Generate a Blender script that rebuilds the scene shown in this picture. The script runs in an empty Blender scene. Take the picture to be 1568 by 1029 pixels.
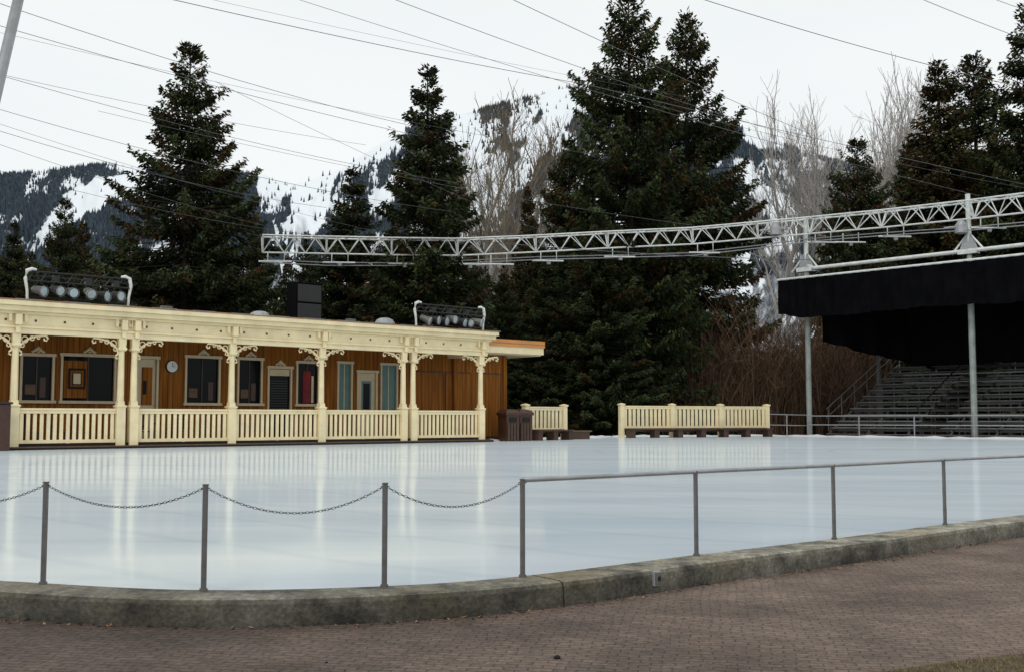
import bpy, bmesh, math, random
import numpy as np
from mathutils import Vector, Matrix
random.seed(7); rng=np.random.default_rng(7)
scene=bpy.context.scene
F=1700.0; H=1.0; PITCH=math.atan(126/1700.0)
cp,sp=math.cos(PITCH),math.sin(PITCH)
def at(px,py,Y):
    """surveyed point: bearing/elevation at a ground distance Y -> world"""
    u=(px-784)/F; v=(514-py)/F
    k=Y/(cp-v*sp)
    return Vector((u*k,Y,H+(sp+v*cp)*k))
def gx(px,Y): return (px-784)/F*Y
# ---------------------------------------------------------------- materials
def new_mat(name):
    m=bpy.data.materials.new(name); m.use_nodes=True
    nt=m.node_tree; return m,nt,nt.nodes['Principled BSDF']
def mat(name,col,rough=.6,var=.15,scale=4.0,bump=0.0,metal=0.0,spec=.5,stretch=(1,1,1),dark=None):
    m,nt,b=new_mat(name); N=nt.nodes; L=nt.links
    tc=N.new('ShaderNodeTexCoord'); mp=N.new('ShaderNodeMapping'); mp.inputs['Scale'].default_value=stretch
    L.new(tc.outputs['Object'],mp.inputs['Vector'])
    n=N.new('ShaderNodeTexNoise'); n.inputs['Scale'].default_value=scale; n.inputs['Detail'].default_value=6; n.inputs['Roughness'].default_value=.65
    L.new(mp.outputs[0],n.inputs['Vector'])
    r=N.new('ShaderNodeValToRGB'); r.color_ramp.elements[0].position=.3; r.color_ramp.elements[1].position=.7
    d=dark if dark else tuple(c*(1-var*2) for c in col)
    r.color_ramp.elements[0].color=(*d,1); r.color_ramp.elements[1].color=(*[min(1,c*(1+var*.6)) for c in col],1)
    L.new(n.outputs['Fac'],r.inputs['Fac']); L.new(r.outputs['Color'],b.inputs['Base Color'])
    b.inputs['Roughness'].default_value=rough; b.inputs['Metallic'].default_value=metal; b.inputs['Specular IOR Level'].default_value=spec
    if bump>0:
        bp=N.new('ShaderNodeBump'); bp.inputs['Strength'].default_value=bump; bp.inputs['Distance'].default_value=.02
        L.new(n.outputs['Fac'],bp.inputs['Height']); L.new(bp.outputs[0],b.inputs['Normal'])
    return m
M={}
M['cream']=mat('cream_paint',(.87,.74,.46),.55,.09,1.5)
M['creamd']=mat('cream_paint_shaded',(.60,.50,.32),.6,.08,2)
M['steel']=mat('galvanized_post',(.16,.155,.15),.5,.2,9,metal=.35)
M['steel_l']=mat('galvanized_pipe',(.36,.37,.38),.45,.12,6,metal=.3)
M['white']=mat('white_paint',(.74,.77,.74),.5,.14,3)
M['column']=mat('grey_column',(.30,.33,.31),.55,.2,2)
M['chain']=mat('chain_metal',(.05,.05,.055),.45,.1,20,metal=.5)
M['glass']=mat('dark_glass',(.005,.006,.007),.12,.1,1,spec=.1)
M['black']=mat('black_tarp',(.004,.004,.005),.95,.3,1.2,bump=.4,spec=.05)
M['blackm']=mat('black_metal',(.012,.012,.013),.5,.2,3)
M['roof']=mat('roof_membrane',(.22,.2,.18),.8,.15,1)
M['flash']=mat('cedar_flashing',(.38,.2,.09),.7,.2,3)
M['orange']=mat('cedar_board',(.62,.27,.08),.6,.15,3,stretch=(.3,3,3))
M['deck']=mat('deck_boards',(.13,.075,.04),.7,.2,3)
M['teal']=mat('teal_paint',(.10,.20,.19),.5,.1,2)
M['red']=mat('red_cloth',(.25,.01,.015),.8,.3,2)
M['brown']=mat('brown_box',(.06,.022,.012),.5,.2,4)
M['alu']=mat('bleacher_boards',(.17,.17,.175),.5,.2,3)
M['lens']=mat('lamp_lens',(.50,.66,.72),.08,.1,4)
M['snow']=mat('snow_berm',(.78,.80,.82),.8,.05,2,bump=.5)
M['wire']=mat('wire',(.13,.135,.14),.6,.1,4)
M['dark']=mat('dark_void',(.01,.008,.007),.9,.1,4)
M['bench']=mat('bench_wood',(.07,.035,.02),.6,.2,5)
def siding():
    m,nt,b=new_mat('stained_siding'); N=nt.nodes; L=nt.links
    tc=N.new('ShaderNodeTexCoord')
    w=N.new('ShaderNodeTexWave'); w.wave_type='BANDS'; w.bands_direction='X'; w.inputs['Scale'].default_value=1.6; w.inputs['Distortion'].default_value=0
    n=N.new('ShaderNodeTexNoise'); n.inputs['Scale'].default_value=1.3; n.inputs['Detail'].default_value=5
    mp=N.new('ShaderNodeMapping'); mp.inputs['Scale'].default_value=(5,5,.4)
    L.new(tc.outputs['Object'],w.inputs['Vector']); L.new(tc.outputs['Object'],mp.inputs['Vector']); L.new(mp.outputs[0],n.inputs['Vector'])
    r=N.new('ShaderNodeValToRGB'); r.color_ramp.elements[0].color=(.16,.052,.007,1); r.color_ramp.elements[1].color=(.32,.118,.016,1)
    r.color_ramp.elements[0].position=.3; r.color_ramp.elements[1].position=.7
    L.new(n.outputs['Fac'],r.inputs['Fac'])
    r2=N.new('ShaderNodeValToRGB'); r2.color_ramp.elements[0].color=(.35,.35,.35,1); r2.color_ramp.elements[1].position=.08; r2.color_ramp.elements[1].color=(1,1,1,1)
    L.new(w.outputs['Fac'],r2.inputs['Fac'])
    mx=N.new('ShaderNodeMix'); mx.data_type='RGBA'; mx.blend_type='MULTIPLY'; mx.inputs['Factor'].default_value=1
    L.new(r.outputs[0],mx.inputs[6]); L.new(r2.outputs[0],mx.inputs[7]); L.new(mx.outputs[2],b.inputs['Base Color'])
    b.inputs['Roughness'].default_value=.7; b.inputs['Specular IOR Level'].default_value=.15
    return m
M['siding']=siding()
def attr_mat(name,rough=.8,spec=.2):
    m,nt,b=new_mat(name); N=nt.nodes; L=nt.links
    a=N.new('ShaderNodeAttribute'); a.attribute_name='tint'
    L.new(a.outputs['Color'],b.inputs['Base Color']); b.inputs['Roughness'].default_value=rough; b.inputs['Specular IOR Level'].default_value=spec
    return m
M['needle']=attr_mat('spruce_needles',.85,spec=.08)
M['mount']=attr_mat('mountain_snow_and_forest',.9,spec=.1)
M['mtree']=attr_mat('mountain_conifers',.9,spec=.05)
M['cotton']=mat('cottonwood_bark',(.25,.205,.15),.9,.2,.6)
M['aspen']=mat('pale_twigs',(.46,.43,.40),.9,.1,2)
# ---------------------------------------------------------------- mesh builder
class MB:
    def __init__(s): s.v=[];s.f=[];s.m=[];s.mats=[]
    def mi(s,k):
        if k not in s.mats: s.mats.append(k)
        return s.mats.index(k)
    def quad(s,a,b,c,d,k):
        i=len(s.v); s.v+= [tuple(a),tuple(b),tuple(c),tuple(d)]; s.f.append((i,i+1,i+2,i+3)); s.m.append(s.mi(k))
    def box(s,x0,x1,y0,y1,z0,z1,k,bev=0):
        i=len(s.v)
        s.v+=[(x0,y0,z0),(x1,y0,z0),(x1,y1,z0),(x0,y1,z0),(x0,y0,z1),(x1,y0,z1),(x1,y1,z1),(x0,y1,z1)]
        for f in ((0,3,2,1),(4,5,6,7),(0,1,5,4),(1,2,6,5),(2,3,7,6),(3,0,4,7)):
            s.f.append(tuple(i+j for j in f)); s.m.append(s.mi(k))
    def loft(s,rings,k,cap=True):
        i=len(s.v); n=len(rings[0])
        for r in rings: s.v+=[tuple(p) for p in r]
        for a in range(len(rings)-1):
            for j in range(n):
                j2=(j+1)%n
                s.f.append((i+a*n+j,i+a*n+j2,i+(a+1)*n+j2,i+(a+1)*n+j)); s.m.append(s.mi(k))
        if cap:
            s.f.append(tuple(i+j for j in reversed(range(n)))); s.m.append(s.mi(k))
            e=i+(len(rings)-1)*n
            s.f.append(tuple(e+j for j in range(n))); s.m.append(s.mi(k))
    def tube(s,pts,r,k,n=6,cap=True):
        pts=[Vector(p) for p in pts]; rings=[]
        rr=r if isinstance(r,(list,tuple)) else [r]*len(pts)
        for i,p in enumerate(pts):
            d=(pts[min(i+1,len(pts)-1)]-pts[max(i-1,0)]).normalized()
            up=Vector((0,0,1)) if abs(d.z)<.95 else Vector((1,0,0))
            a=d.cross(up).normalized(); b=d.cross(a).normalized()
            rings.append([p+(a*math.cos(t)+b*math.sin(t))*rr[i] for t in [2*math.pi*j/n for j in range(n)]])
        s.loft(rings,k,cap)
    def prism_post(s,cx,cy,prof,k,n=4,rot=math.pi/4):
        rings=[]
        for z,w in prof:
            q=w/2/math.cos(math.pi/n)
            rings.append([(cx+q*math.cos(rot+2*math.pi*j/n),cy+q*math.sin(rot+2*math.pi*j/n),z) for j in range(n)])
        s.loft(rings,k)
    def obj(s,name,parent=None,smooth=False,bevel=0):
        me=bpy.data.meshes.new(name); me.from_pydata(s.v,[],s.f)
        for k in s.mats: me.materials.append(M[k])
        me.polygons.foreach_set('material_index',s.m)
        if smooth: me.polygons.foreach_set('use_smooth',[True]*len(s.f))
        me.update()
        o=bpy.data.objects.new(name,me); scene.collection.objects.link(o)
        if parent: o.parent=parent
        if bevel:
            b=o.modifiers.new('b','BEVEL'); b.width=bevel; b.segments=2; b.limit_method='ANGLE'
        return o
def empty(name,loc=(0,0,0),rz=0):
    e=bpy.data.objects.new(name,None); scene.collection.objects.link(e); e.location=loc; e.rotation_euler=(0,0,rz); return e
def np_mesh(name,V,Fc,matk,col=None,smooth=False):
    me=bpy.data.meshes.new(name); nv=len(V); nf,k=Fc.shape
    me.vertices.add(nv); me.vertices.foreach_set('co',V.astype(np.float32).ravel())
    me.loops.add(nf*k); me.loops.foreach_set('vertex_index',Fc.astype(np.int32).ravel())
    me.polygons.add(nf); me.polygons.foreach_set('loop_start',np.arange(0,nf*k,k,dtype=np.int32)); me.polygons.foreach_set('loop_total',np.full(nf,k,dtype=np.int32))
    if smooth: me.polygons.foreach_set('use_smooth',np.ones(nf,bool))
    me.update(calc_edges=True)
    if col is not None:
        a=me.color_attributes.new('tint','FLOAT_COLOR','POINT')
        c=np.ones((nv,4),np.float32); c[:,:3]=col; a.data.foreach_set('color',c.ravel())
    me.materials.append(M[matk]); return me
def link(name,me,loc=(0,0,0),rz=0,sc=(1,1,1),parent=None):
    o=bpy.data.objects.new(name,me); scene.collection.objects.link(o); o.location=loc; o.rotation_euler=(0,0,rz); o.scale=sc
    if parent: o.parent=parent
    return o
# ---------------------------------------------------------------- world, sun, camera
w=bpy.data.worlds.new('World'); scene.world=w; w.use_nodes=True
N=w.node_tree.nodes; L=w.node_tree.links; bg=N['Background']; bg.inputs['Strength'].default_value=.1
sky=N.new('ShaderNodeTexSky'); sky.sky_type='NISHITA'; sky.sun_disc=False; sky.sun_elevation=math.radians(48); sky.sun_rotation=math.radians(200)
tc=N.new('ShaderNodeTexCoord'); mp=N.new('ShaderNodeMapping'); mp.inputs['Scale'].default_value=(1,1,3.5)
nz=N.new('ShaderNodeTexNoise'); nz.inputs['Scale'].default_value=1.6; nz.inputs['Detail'].default_value=4
L.new(tc.outputs['Generated'],mp.inputs['Vector']); L.new(mp.outputs[0],nz.inputs['Vector'])
cr=N.new('ShaderNodeValToRGB'); cr.color_ramp.elements[0].position=.3; cr.color_ramp.elements[1].position=.7
cr.color_ramp.elements[0].color=(.88,.915,.925,1); cr.color_ramp.elements[1].color=(.96,.99,.99,1)
L.new(nz.outputs['Fac'],cr.inputs['Fac'])
ml=N.new('ShaderNodeVectorMath'); ml.operation='SCALE'; ml.inputs['Scale'].default_value=10.0; L.new(cr.outputs[0],ml.inputs[0])
mx=N.new('ShaderNodeMix'); mx.data_type='RGBA'; mx.inputs['Factor'].default_value=.95
L.new(sky.outputs[0],mx.inputs[6]); L.new(ml.outputs[0],mx.inputs[7]); L.new(mx.outputs[2],bg.inputs['Color'])
sl=bpy.data.lights.new('sun','SUN'); sl.energy=.8; sl.angle=math.radians(20); sl.color=(1,.95,.87)
so=bpy.data.objects.new('sun',sl); scene.collection.objects.link(so); so.rotation_euler=(math.radians(42),0,math.radians(-20)); so.location=(0,0,50)
cam=bpy.data.cameras.new('camera'); cam.sensor_width=36; cam.lens=F/1568*36; cam.clip_end=20000; cam.clip_start=.05
co=bpy.data.objects.new('camera',cam); scene.collection.objects.link(co); co.location=(0,0,H); co.rotation_euler=(math.pi/2+PITCH,0,0); scene.camera=co
scene.view_settings.view_transform='Standard'; scene.view_settings.look='None'; scene.view_settings.exposure=0
# ---------------------------------------------------------------- curve of the rink edge
def catmull(P,n=14):
    out=[]
    for i in range(1,len(P)-2):
        p0,p1,p2,p3=[Vector(p) for p in P[i-1:i+3]]
        for j in range(n):
            t=j/n
            out.append(.5*((2*p1)+(-p0+p2)*t+(2*p0-5*p1+4*p2-p3)*t*t+(-p0+3*p1-3*p2+p3)*t**3))
    out.append(Vector(P[-2])); return out
posts=[(-2.80,6.72),(-1.77,6.46),(-.75,6.61),(.066,7.02),(1.33,8.10),(2.64,9.19),(4.03,10.43),(5.6,11.75),(7.4,13.2)]
ctrl=[(-12,16),(-9,11.5),(-6.2,8.6),(-4.4,7.35)]+posts+[(10.5,15.8),(16,21),(24,30),(31,42),(33,50)]
edge=catmull(ctrl)
def nrm(i):
    d=(edge[min(i+1,len(edge)-1)]-edge[max(i-1,0)]).normalized(); return Vector((-d.y,d.x))
def curb_mat():
    m,nt,bs=new_mat('weathered_concrete'); N=nt.nodes; L=nt.links
    tc=N.new('ShaderNodeTexCoord')
    n1=N.new('ShaderNodeTexNoise'); n1.inputs['Scale'].default_value=2.2; n1.inputs['Detail'].default_value=10; n1.inputs['Roughness'].default_value=.74
    n2=N.new('ShaderNodeTexNoise'); n2.inputs['Scale'].default_value=38; n2.inputs['Detail'].default_value=5
    n4=N.new('ShaderNodeTexNoise'); n4.inputs['Scale'].default_value=1.1; n4.inputs['Detail'].default_value=5
    L.new(tc.outputs['Object'],n1.inputs['Vector']); L.new(tc.outputs['Object'],n2.inputs['Vector']); L.new(tc.outputs['Object'],n4.inputs['Vector'])
    r=N.new('ShaderNodeValToRGB'); e=r.color_ramp.elements; e[0].position=.38; e[0].color=(.05,.045,.034,1); e[1].position=.62; e[1].color=(.34,.32,.26,1)
    x=e.new(.48); x.color=(.15,.14,.105,1)
    L.new(n1.outputs['Fac'],r.inputs['Fac'])
    r4=N.new('ShaderNodeValToRGB'); r4.color_ramp.elements[0].position=.54; r4.color_ramp.elements[0].color=(0,0,0,1); r4.color_ramp.elements[1].position=.66; r4.color_ramp.elements[1].color=(.65,.65,.65,1); L.new(n4.outputs['Fac'],r4.inputs[0])
    mo=N.new('ShaderNodeMix'); mo.data_type='RGBA'; L.new(r4.outputs[0],mo.inputs['Factor']); L.new(r.outputs[0],mo.inputs[6]); mo.inputs[7].default_value=(.12,.085,.032,1)
    sx=N.new('ShaderNodeSeparateXYZ'); L.new(tc.outputs['Object'],sx.inputs[0])
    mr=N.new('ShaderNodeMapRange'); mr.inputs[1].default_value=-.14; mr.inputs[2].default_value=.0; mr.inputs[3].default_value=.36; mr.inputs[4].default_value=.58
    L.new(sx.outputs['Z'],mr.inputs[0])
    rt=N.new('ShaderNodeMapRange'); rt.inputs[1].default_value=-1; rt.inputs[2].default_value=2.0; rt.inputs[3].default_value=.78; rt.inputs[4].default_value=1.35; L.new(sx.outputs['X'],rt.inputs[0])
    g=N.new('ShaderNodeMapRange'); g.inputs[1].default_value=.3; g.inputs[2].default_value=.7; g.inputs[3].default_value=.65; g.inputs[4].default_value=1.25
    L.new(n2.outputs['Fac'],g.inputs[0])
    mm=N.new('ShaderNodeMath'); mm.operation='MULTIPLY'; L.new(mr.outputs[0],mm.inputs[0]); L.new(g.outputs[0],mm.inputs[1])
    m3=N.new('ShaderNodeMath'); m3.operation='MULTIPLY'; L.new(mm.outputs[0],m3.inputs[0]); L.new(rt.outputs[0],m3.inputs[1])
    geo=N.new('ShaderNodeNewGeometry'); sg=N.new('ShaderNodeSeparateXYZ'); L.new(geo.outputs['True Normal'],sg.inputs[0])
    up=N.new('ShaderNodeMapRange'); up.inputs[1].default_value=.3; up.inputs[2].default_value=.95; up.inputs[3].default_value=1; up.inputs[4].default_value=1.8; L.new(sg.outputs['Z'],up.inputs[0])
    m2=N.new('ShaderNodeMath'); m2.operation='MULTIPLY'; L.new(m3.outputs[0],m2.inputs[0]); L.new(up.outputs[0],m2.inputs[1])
    vm=N.new('ShaderNodeVectorMath'); vm.operation='SCALE'; L.new(mo.outputs[2],vm.inputs[0]); L.new(m2.outputs[0],vm.inputs['Scale'])
    L.new(vm.outputs[0],bs.inputs['Base Color']); bs.inputs['Roughness'].default_value=.85
    bp=N.new('ShaderNodeBump'); bp.inputs['Strength'].default_value=.8; bp.inputs['Distance'].default_value=.012; L.new(n2.outputs['Fac'],bp.inputs['Height']); L.new(bp.outputs[0],bs.inputs['Normal'])
    return m
M['curb']=curb_mat()
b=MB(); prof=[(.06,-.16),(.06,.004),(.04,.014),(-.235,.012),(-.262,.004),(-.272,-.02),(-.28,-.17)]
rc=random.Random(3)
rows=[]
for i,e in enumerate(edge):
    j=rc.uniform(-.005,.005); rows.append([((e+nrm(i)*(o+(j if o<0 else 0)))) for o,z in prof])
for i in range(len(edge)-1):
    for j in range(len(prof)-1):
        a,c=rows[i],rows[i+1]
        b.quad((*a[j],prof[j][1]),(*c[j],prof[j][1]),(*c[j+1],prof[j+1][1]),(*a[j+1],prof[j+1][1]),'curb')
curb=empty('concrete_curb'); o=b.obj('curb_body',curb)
bm=bmesh.new(); bm.from_mesh(o.data); bmesh.ops.remove_doubles(bm,verts=bm.verts,dist=1e-5); bmesh.ops.recalc_face_normals(bm,faces=bm.faces)
for f in bm.faces:
    if f.calc_center_median().z>.01 and abs(f.normal.z)>.9:
        if f.normal.z<0: bmesh.ops.reverse_faces(bm,faces=bm.faces)
        break
bm.to_mesh(o.data); bm.free()
b=MB()
for px in (812,1330,1010):
    u=(px-784)/F
    k=min(range(len(edge)),key=lambda i:abs((edge[i].x)/edge[i].y-u) if edge[i].y<14 and edge[i].x>-5 else 9)
    e=edge[k]; n=nrm(k); t=Vector((n.y,-n.x))*(.004 if px==812 else .002)
    pr=[(.03,.0165),(-.24,.0145),(-.27,.006),(-.281,-.02),(-.289,-.15)]
    for j in range(4):
        p=e+n*pr[j][0]; q=e+n*pr[j+1][0]
        b.quad((*(p-t),pr[j][1]),(*(q-t),pr[j+1][1]),(*(q+t),pr[j+1][1]),(*(p+t),pr[j][1]),'dark')
b.obj('joints',curb)
ob=empty('outlet_box'); 
k=min(range(len(edge)),key=lambda i:abs(edge[i].x/edge[i].y-(962-784)/F) if edge[i].y<14 and edge[i].x>-5 else 9)
e=edge[k]; n=nrm(k); p=e-n*.285; ob.location=(p.x,p.y,0); ob.rotation_euler=(0,0,math.atan2(-n.x,n.y))
b=MB(); b.box(-.03,.03,-.022,.03,-.085,-.005,'steel'); b.box(-.012,.012,-.026,-.022,-.06,-.03,'dark'); b.box(-.036,.036,-.012,.02,-.093,.002,'steel_l'); b.obj('cover',ob,bevel=.003)
# ice
poly=[(*(e+nrm(i)*.05),-.003) for i,e in enumerate(edge)]
far=[(34,51),(26.5,52.6),(16.6,63.0),(15,64.5),(5.6,61.5),(3,56.5),(.6,52.3),(-1.2,49.2),(-16.3,36.0),(-24,29),(-24,22),(-15,17)]
poly+=[(x,y,-.003) for x,y in far]
me=bpy.data.meshes.new('ice_rink'); me.from_pydata(poly,[],[tuple(range(len(poly)))]); me.update()
def ice():
    m,nt,bs=new_mat('rink_ice'); N=nt.nodes; L=nt.links; nt.nodes.remove(bs); out=N['Material Output']
    tc=N.new('ShaderNodeTexCoord')
    mp=N.new('ShaderNodeMapping'); mp.inputs['Rotation'].default_value=(0,0,math.radians(-12)); mp.inputs['Scale'].default_value=(.10,.7,1)
    n=N.new('ShaderNodeTexNoise'); n.inputs['Scale'].default_value=1; n.inputs['Detail'].default_value=7; n.inputs['Roughness'].default_value=.58
    L.new(tc.outputs['Object'],mp.inputs[0]); L.new(mp.outputs[0],n.inputs['Vector'])
    r=N.new('ShaderNodeValToRGB'); r.color_ramp.elements[0].position=.3; r.color_ramp.elements[0].color=(.60,.70,.775,1); r.color_ramp.elements[1].position=.70; r.color_ramp.elements[1].color=(.80,.86,.895,1)
    L.new(n.outputs['Fac'],r.inputs[0])
    mp2=N.new('ShaderNodeMapping'); mp2.inputs['Rotation'].default_value=(0,0,math.radians(14)); mp2.inputs['Scale'].default_value=(.4,14,1)
    n2=N.new('ShaderNodeTexNoise'); n2.inputs['Scale'].default_value=1; n2.inputs['Detail'].default_value=3; n2.inputs['Distortion'].default_value=.4
    L.new(tc.outputs['Object'],mp2.inputs[0]); L.new(mp2.outputs[0],n2.inputs['Vector'])
    r2=N.new('ShaderNodeValToRGB'); r2.color_ramp.elements[0].position=.66; r2.color_ramp.elements[0].color=(0,0,0,1); r2.color_ramp.elements[1].position=.74; r2.color_ramp.elements[1].color=(.6,.6,.6,1)
    L.new(n2.outputs['Fac'],r2.inputs[0])
    mx=N.new('ShaderNodeMix'); mx.data_type='RGBA'; L.new(r2.outputs[0],mx.inputs['Factor']); L.new(r.outputs[0],mx.inputs[6]); mx.inputs[7].default_value=(.93,.95,.96,1)
    # skate arcs: large faint broken rings
    mp3=N.new('ShaderNodeMapping'); mp3.inputs['Location'].default_value=(-19,-33,0); L.new(tc.outputs['Object'],mp3.inputs[0])
    wv=N.new('ShaderNodeTexWave'); wv.wave_type='RINGS'; wv.rings_direction='Z'; wv.inputs['Scale'].default_value=.22; wv.inputs['Distortion'].default_value=3.5; wv.inputs['Detail'].default_value=4; wv.inputs['Detail Scale'].default_value=.8; L.new(mp3.outputs[0],wv.inputs['Vector'])
    r3=N.new('ShaderNodeValToRGB'); r3.color_ramp.elements[0].position=.95; r3.color_ramp.elements[0].color=(1,1,1,1); r3.color_ramp.elements[1].position=.995; r3.color_ramp.elements[1].color=(.93,.95,.96,1); L.new(wv.outputs['Fac'],r3.inputs[0])
    mu=N.new('ShaderNodeMix'); mu.data_type='RGBA'; mu.blend_type='MULTIPLY'; mu.inputs['Factor'].default_value=1; L.new(mx.outputs[2],mu.inputs[6]); L.new(r3.outputs[0],mu.inputs[7])
    d=N.new('ShaderNodeBsdfDiffuse'); L.new(mu.outputs[2],d.inputs[0])
    g=N.new('ShaderNodeBsdfGlossy'); g.inputs['Roughness'].default_value=.15; g.inputs['Color'].default_value=(.94,.985,1,1)
    g2=N.new('ShaderNodeBsdfGlossy'); g2.inputs['Roughness'].default_value=.065; g2.inputs['Color'].default_value=(.94,.985,1,1)
    bp=N.new('ShaderNodeBump'); bp.inputs['Strength'].default_value=.05; bp.inputs['Distance'].default_value=.01; L.new(n2.outputs['Fac'],bp.inputs['Height']); L.new(bp.outputs[0],g.inputs['Normal'])
    gm=N.new('ShaderNodeMixShader'); gm.inputs[0].default_value=.5; L.new(g.outputs[0],gm.inputs[1]); L.new(g2.outputs[0],gm.inputs[2])
    lw=N.new('ShaderNodeLayerWeight'); lw.inputs['Blend'].default_value=.5
    mr=N.new('ShaderNodeMapRange'); mr.inputs[1].default_value=.6; mr.inputs[2].default_value=1.0; mr.inputs[3].default_value=.15; mr.inputs[4].default_value=.50; L.new(lw.outputs['Facing'],mr.inputs[0])
    s=N.new('ShaderNodeMixShader'); L.new(mr.outputs[0],s.inputs[0]); L.new(d.outputs[0],s.inputs[1]); L.new(gm.outputs[0],s.inputs[2]); L.new(s.outputs[0],out.inputs[0])
    return m
M['ice']=ice(); me.materials.append(M['ice']); link('ice_rink',me)
b=MB(); ln=[Vector((x,y)) for x,y in far[:8]]
pts=[]
for a,c in zip(ln[:-1],ln[1:]):
    L_=(c-a).length; k=max(2,int(L_/.6))
    for j in range(k): pts.append(a.lerp(c,j/k))
for i in range(len(pts)-1):
    a,c=pts[i],pts[i+1]; 
    n=Vector((-(c-a).y,(c-a).x)).normalized()*-1
    ha=.04+.06*abs(math.sin(i*1.7)+.4*math.sin(i*.6)); hc=.04+.06*abs(math.sin((i+1)*1.7)+.4*math.sin((i+1)*.6))
    b.quad((*(a-n*.1),-.01),(*(c-n*.1),-.01),(*(c+n*.2),hc),(*(a+n*.2),ha),'snow')
    b.quad((*(a+n*.2),ha),(*(c+n*.2),hc),(*(c+n*.6),-.1),(*(a+n*.6),-.1),'snow')
b.obj('snow_berm',smooth=True)
# ---------------------------------------------------------------- ground + pavement
M['soil']=mat('forest_floor',(.06,.045,.03),.95,.3,.4,dark=(.025,.022,.014))
b=MB(); b.quad((-8000,-3000,-.155),(8000,-3000,-.155),(8000,9000,-.155),(-8000,9000,-.155),'soil'); b.obj('ground')
def pave():
    m,nt,bs=new_mat('brick_pavers'); N=nt.nodes; L=nt.links
    tc=N.new('ShaderNodeTexCoord'); mp=N.new('ShaderNodeMapping'); mp.inputs['Rotation'].default_value=(0,0,math.radians(10))
    nd=N.new('ShaderNodeTexNoise'); nd.inputs['Scale'].default_value=3; nd.inputs['Detail'].default_value=5
    L.new(tc.outputs['Object'],mp.inputs[0]); L.new(mp.outputs[0],nd.inputs['Vector'])
    sc=N.new('ShaderNodeVectorMath'); sc.operation='SCALE'; sc.inputs['Scale'].default_value=.10; L.new(nd.outputs['Color'],sc.inputs[0])
    ad=N.new('ShaderNodeVectorMath'); ad.operation='ADD'; L.new(mp.outputs[0],ad.inputs[0]); L.new(sc.outputs[0],ad.inputs[1])
    br=N.new('ShaderNodeTexBrick'); br.inputs['Scale'].default_value=1; br.inputs['Brick Width'].default_value=.11; br.inputs['Row Height'].default_value=.055
    br.inputs['Mortar Size'].default_value=.005; br.inputs['Mortar Smooth'].default_value=.8; br.inputs['Bias'].default_value=-.1
    br.inputs['Color1'].default_value=(.178,.130,.103,1); br.inputs['Color2'].default_value=(.134,.101,.082,1); br.inputs['Mortar'].default_value=(.092,.072,.058,1)
    L.new(ad.outputs[0],br.inputs['Vector'])
    n=N.new('ShaderNodeTexNoise'); n.inputs['Scale'].default_value=.7; n.inputs['Detail'].default_value=10; n.inputs['Roughness'].default_value=.72; L.new(tc.outputs['Object'],n.inputs['Vector'])
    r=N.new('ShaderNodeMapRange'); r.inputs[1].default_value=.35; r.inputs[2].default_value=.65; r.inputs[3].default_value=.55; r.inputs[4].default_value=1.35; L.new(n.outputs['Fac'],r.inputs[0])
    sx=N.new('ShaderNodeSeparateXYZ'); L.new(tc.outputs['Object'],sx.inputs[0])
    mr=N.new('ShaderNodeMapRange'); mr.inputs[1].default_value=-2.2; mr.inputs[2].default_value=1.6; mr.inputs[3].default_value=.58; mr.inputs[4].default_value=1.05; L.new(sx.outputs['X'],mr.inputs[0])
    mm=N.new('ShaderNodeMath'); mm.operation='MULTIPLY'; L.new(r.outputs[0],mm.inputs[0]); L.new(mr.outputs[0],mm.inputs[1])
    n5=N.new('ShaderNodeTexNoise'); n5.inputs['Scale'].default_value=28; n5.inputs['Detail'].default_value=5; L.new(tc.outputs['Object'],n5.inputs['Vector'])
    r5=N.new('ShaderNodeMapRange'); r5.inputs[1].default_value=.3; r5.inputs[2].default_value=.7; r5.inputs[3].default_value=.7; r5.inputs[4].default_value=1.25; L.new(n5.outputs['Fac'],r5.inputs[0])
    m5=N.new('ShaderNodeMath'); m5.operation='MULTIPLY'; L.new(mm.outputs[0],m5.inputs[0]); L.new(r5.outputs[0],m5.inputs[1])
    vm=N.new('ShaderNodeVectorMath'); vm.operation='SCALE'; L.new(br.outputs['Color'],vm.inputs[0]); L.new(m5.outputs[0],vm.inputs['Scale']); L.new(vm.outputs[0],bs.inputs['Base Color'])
    bs.inputs['Roughness'].default_value=.8; bs.inputs['Specular IOR Level'].default_value=.2
    n3=N.new('ShaderNodeTexNoise'); n3.inputs['Scale'].default_value=60; L.new(tc.outputs['Object'],n3.inputs['Vector'])
    iv=N.new('ShaderNodeMath'); iv.operation='MULTIPLY_ADD'; iv.inputs[1].default_value=-.9; L.new(br.outputs['Fac'],iv.inputs[0]); L.new(n3.outputs['Fac'],iv.inputs[2])
    bp=N.new('ShaderNodeBump'); bp.inputs['Strength'].default_value=.9; bp.inputs['Distance'].default_value=.006; L.new(iv.outputs[0],bp.inputs['Height']); L.new(bp.outputs[0],bs.inputs['Normal'])
    return m
M['pave']=pave()
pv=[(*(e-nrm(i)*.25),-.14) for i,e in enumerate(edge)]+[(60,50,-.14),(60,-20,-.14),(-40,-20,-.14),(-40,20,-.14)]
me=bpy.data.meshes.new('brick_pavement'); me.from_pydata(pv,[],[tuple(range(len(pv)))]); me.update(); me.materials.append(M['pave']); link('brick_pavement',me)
b=MB(); rd=random.Random(9)
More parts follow.
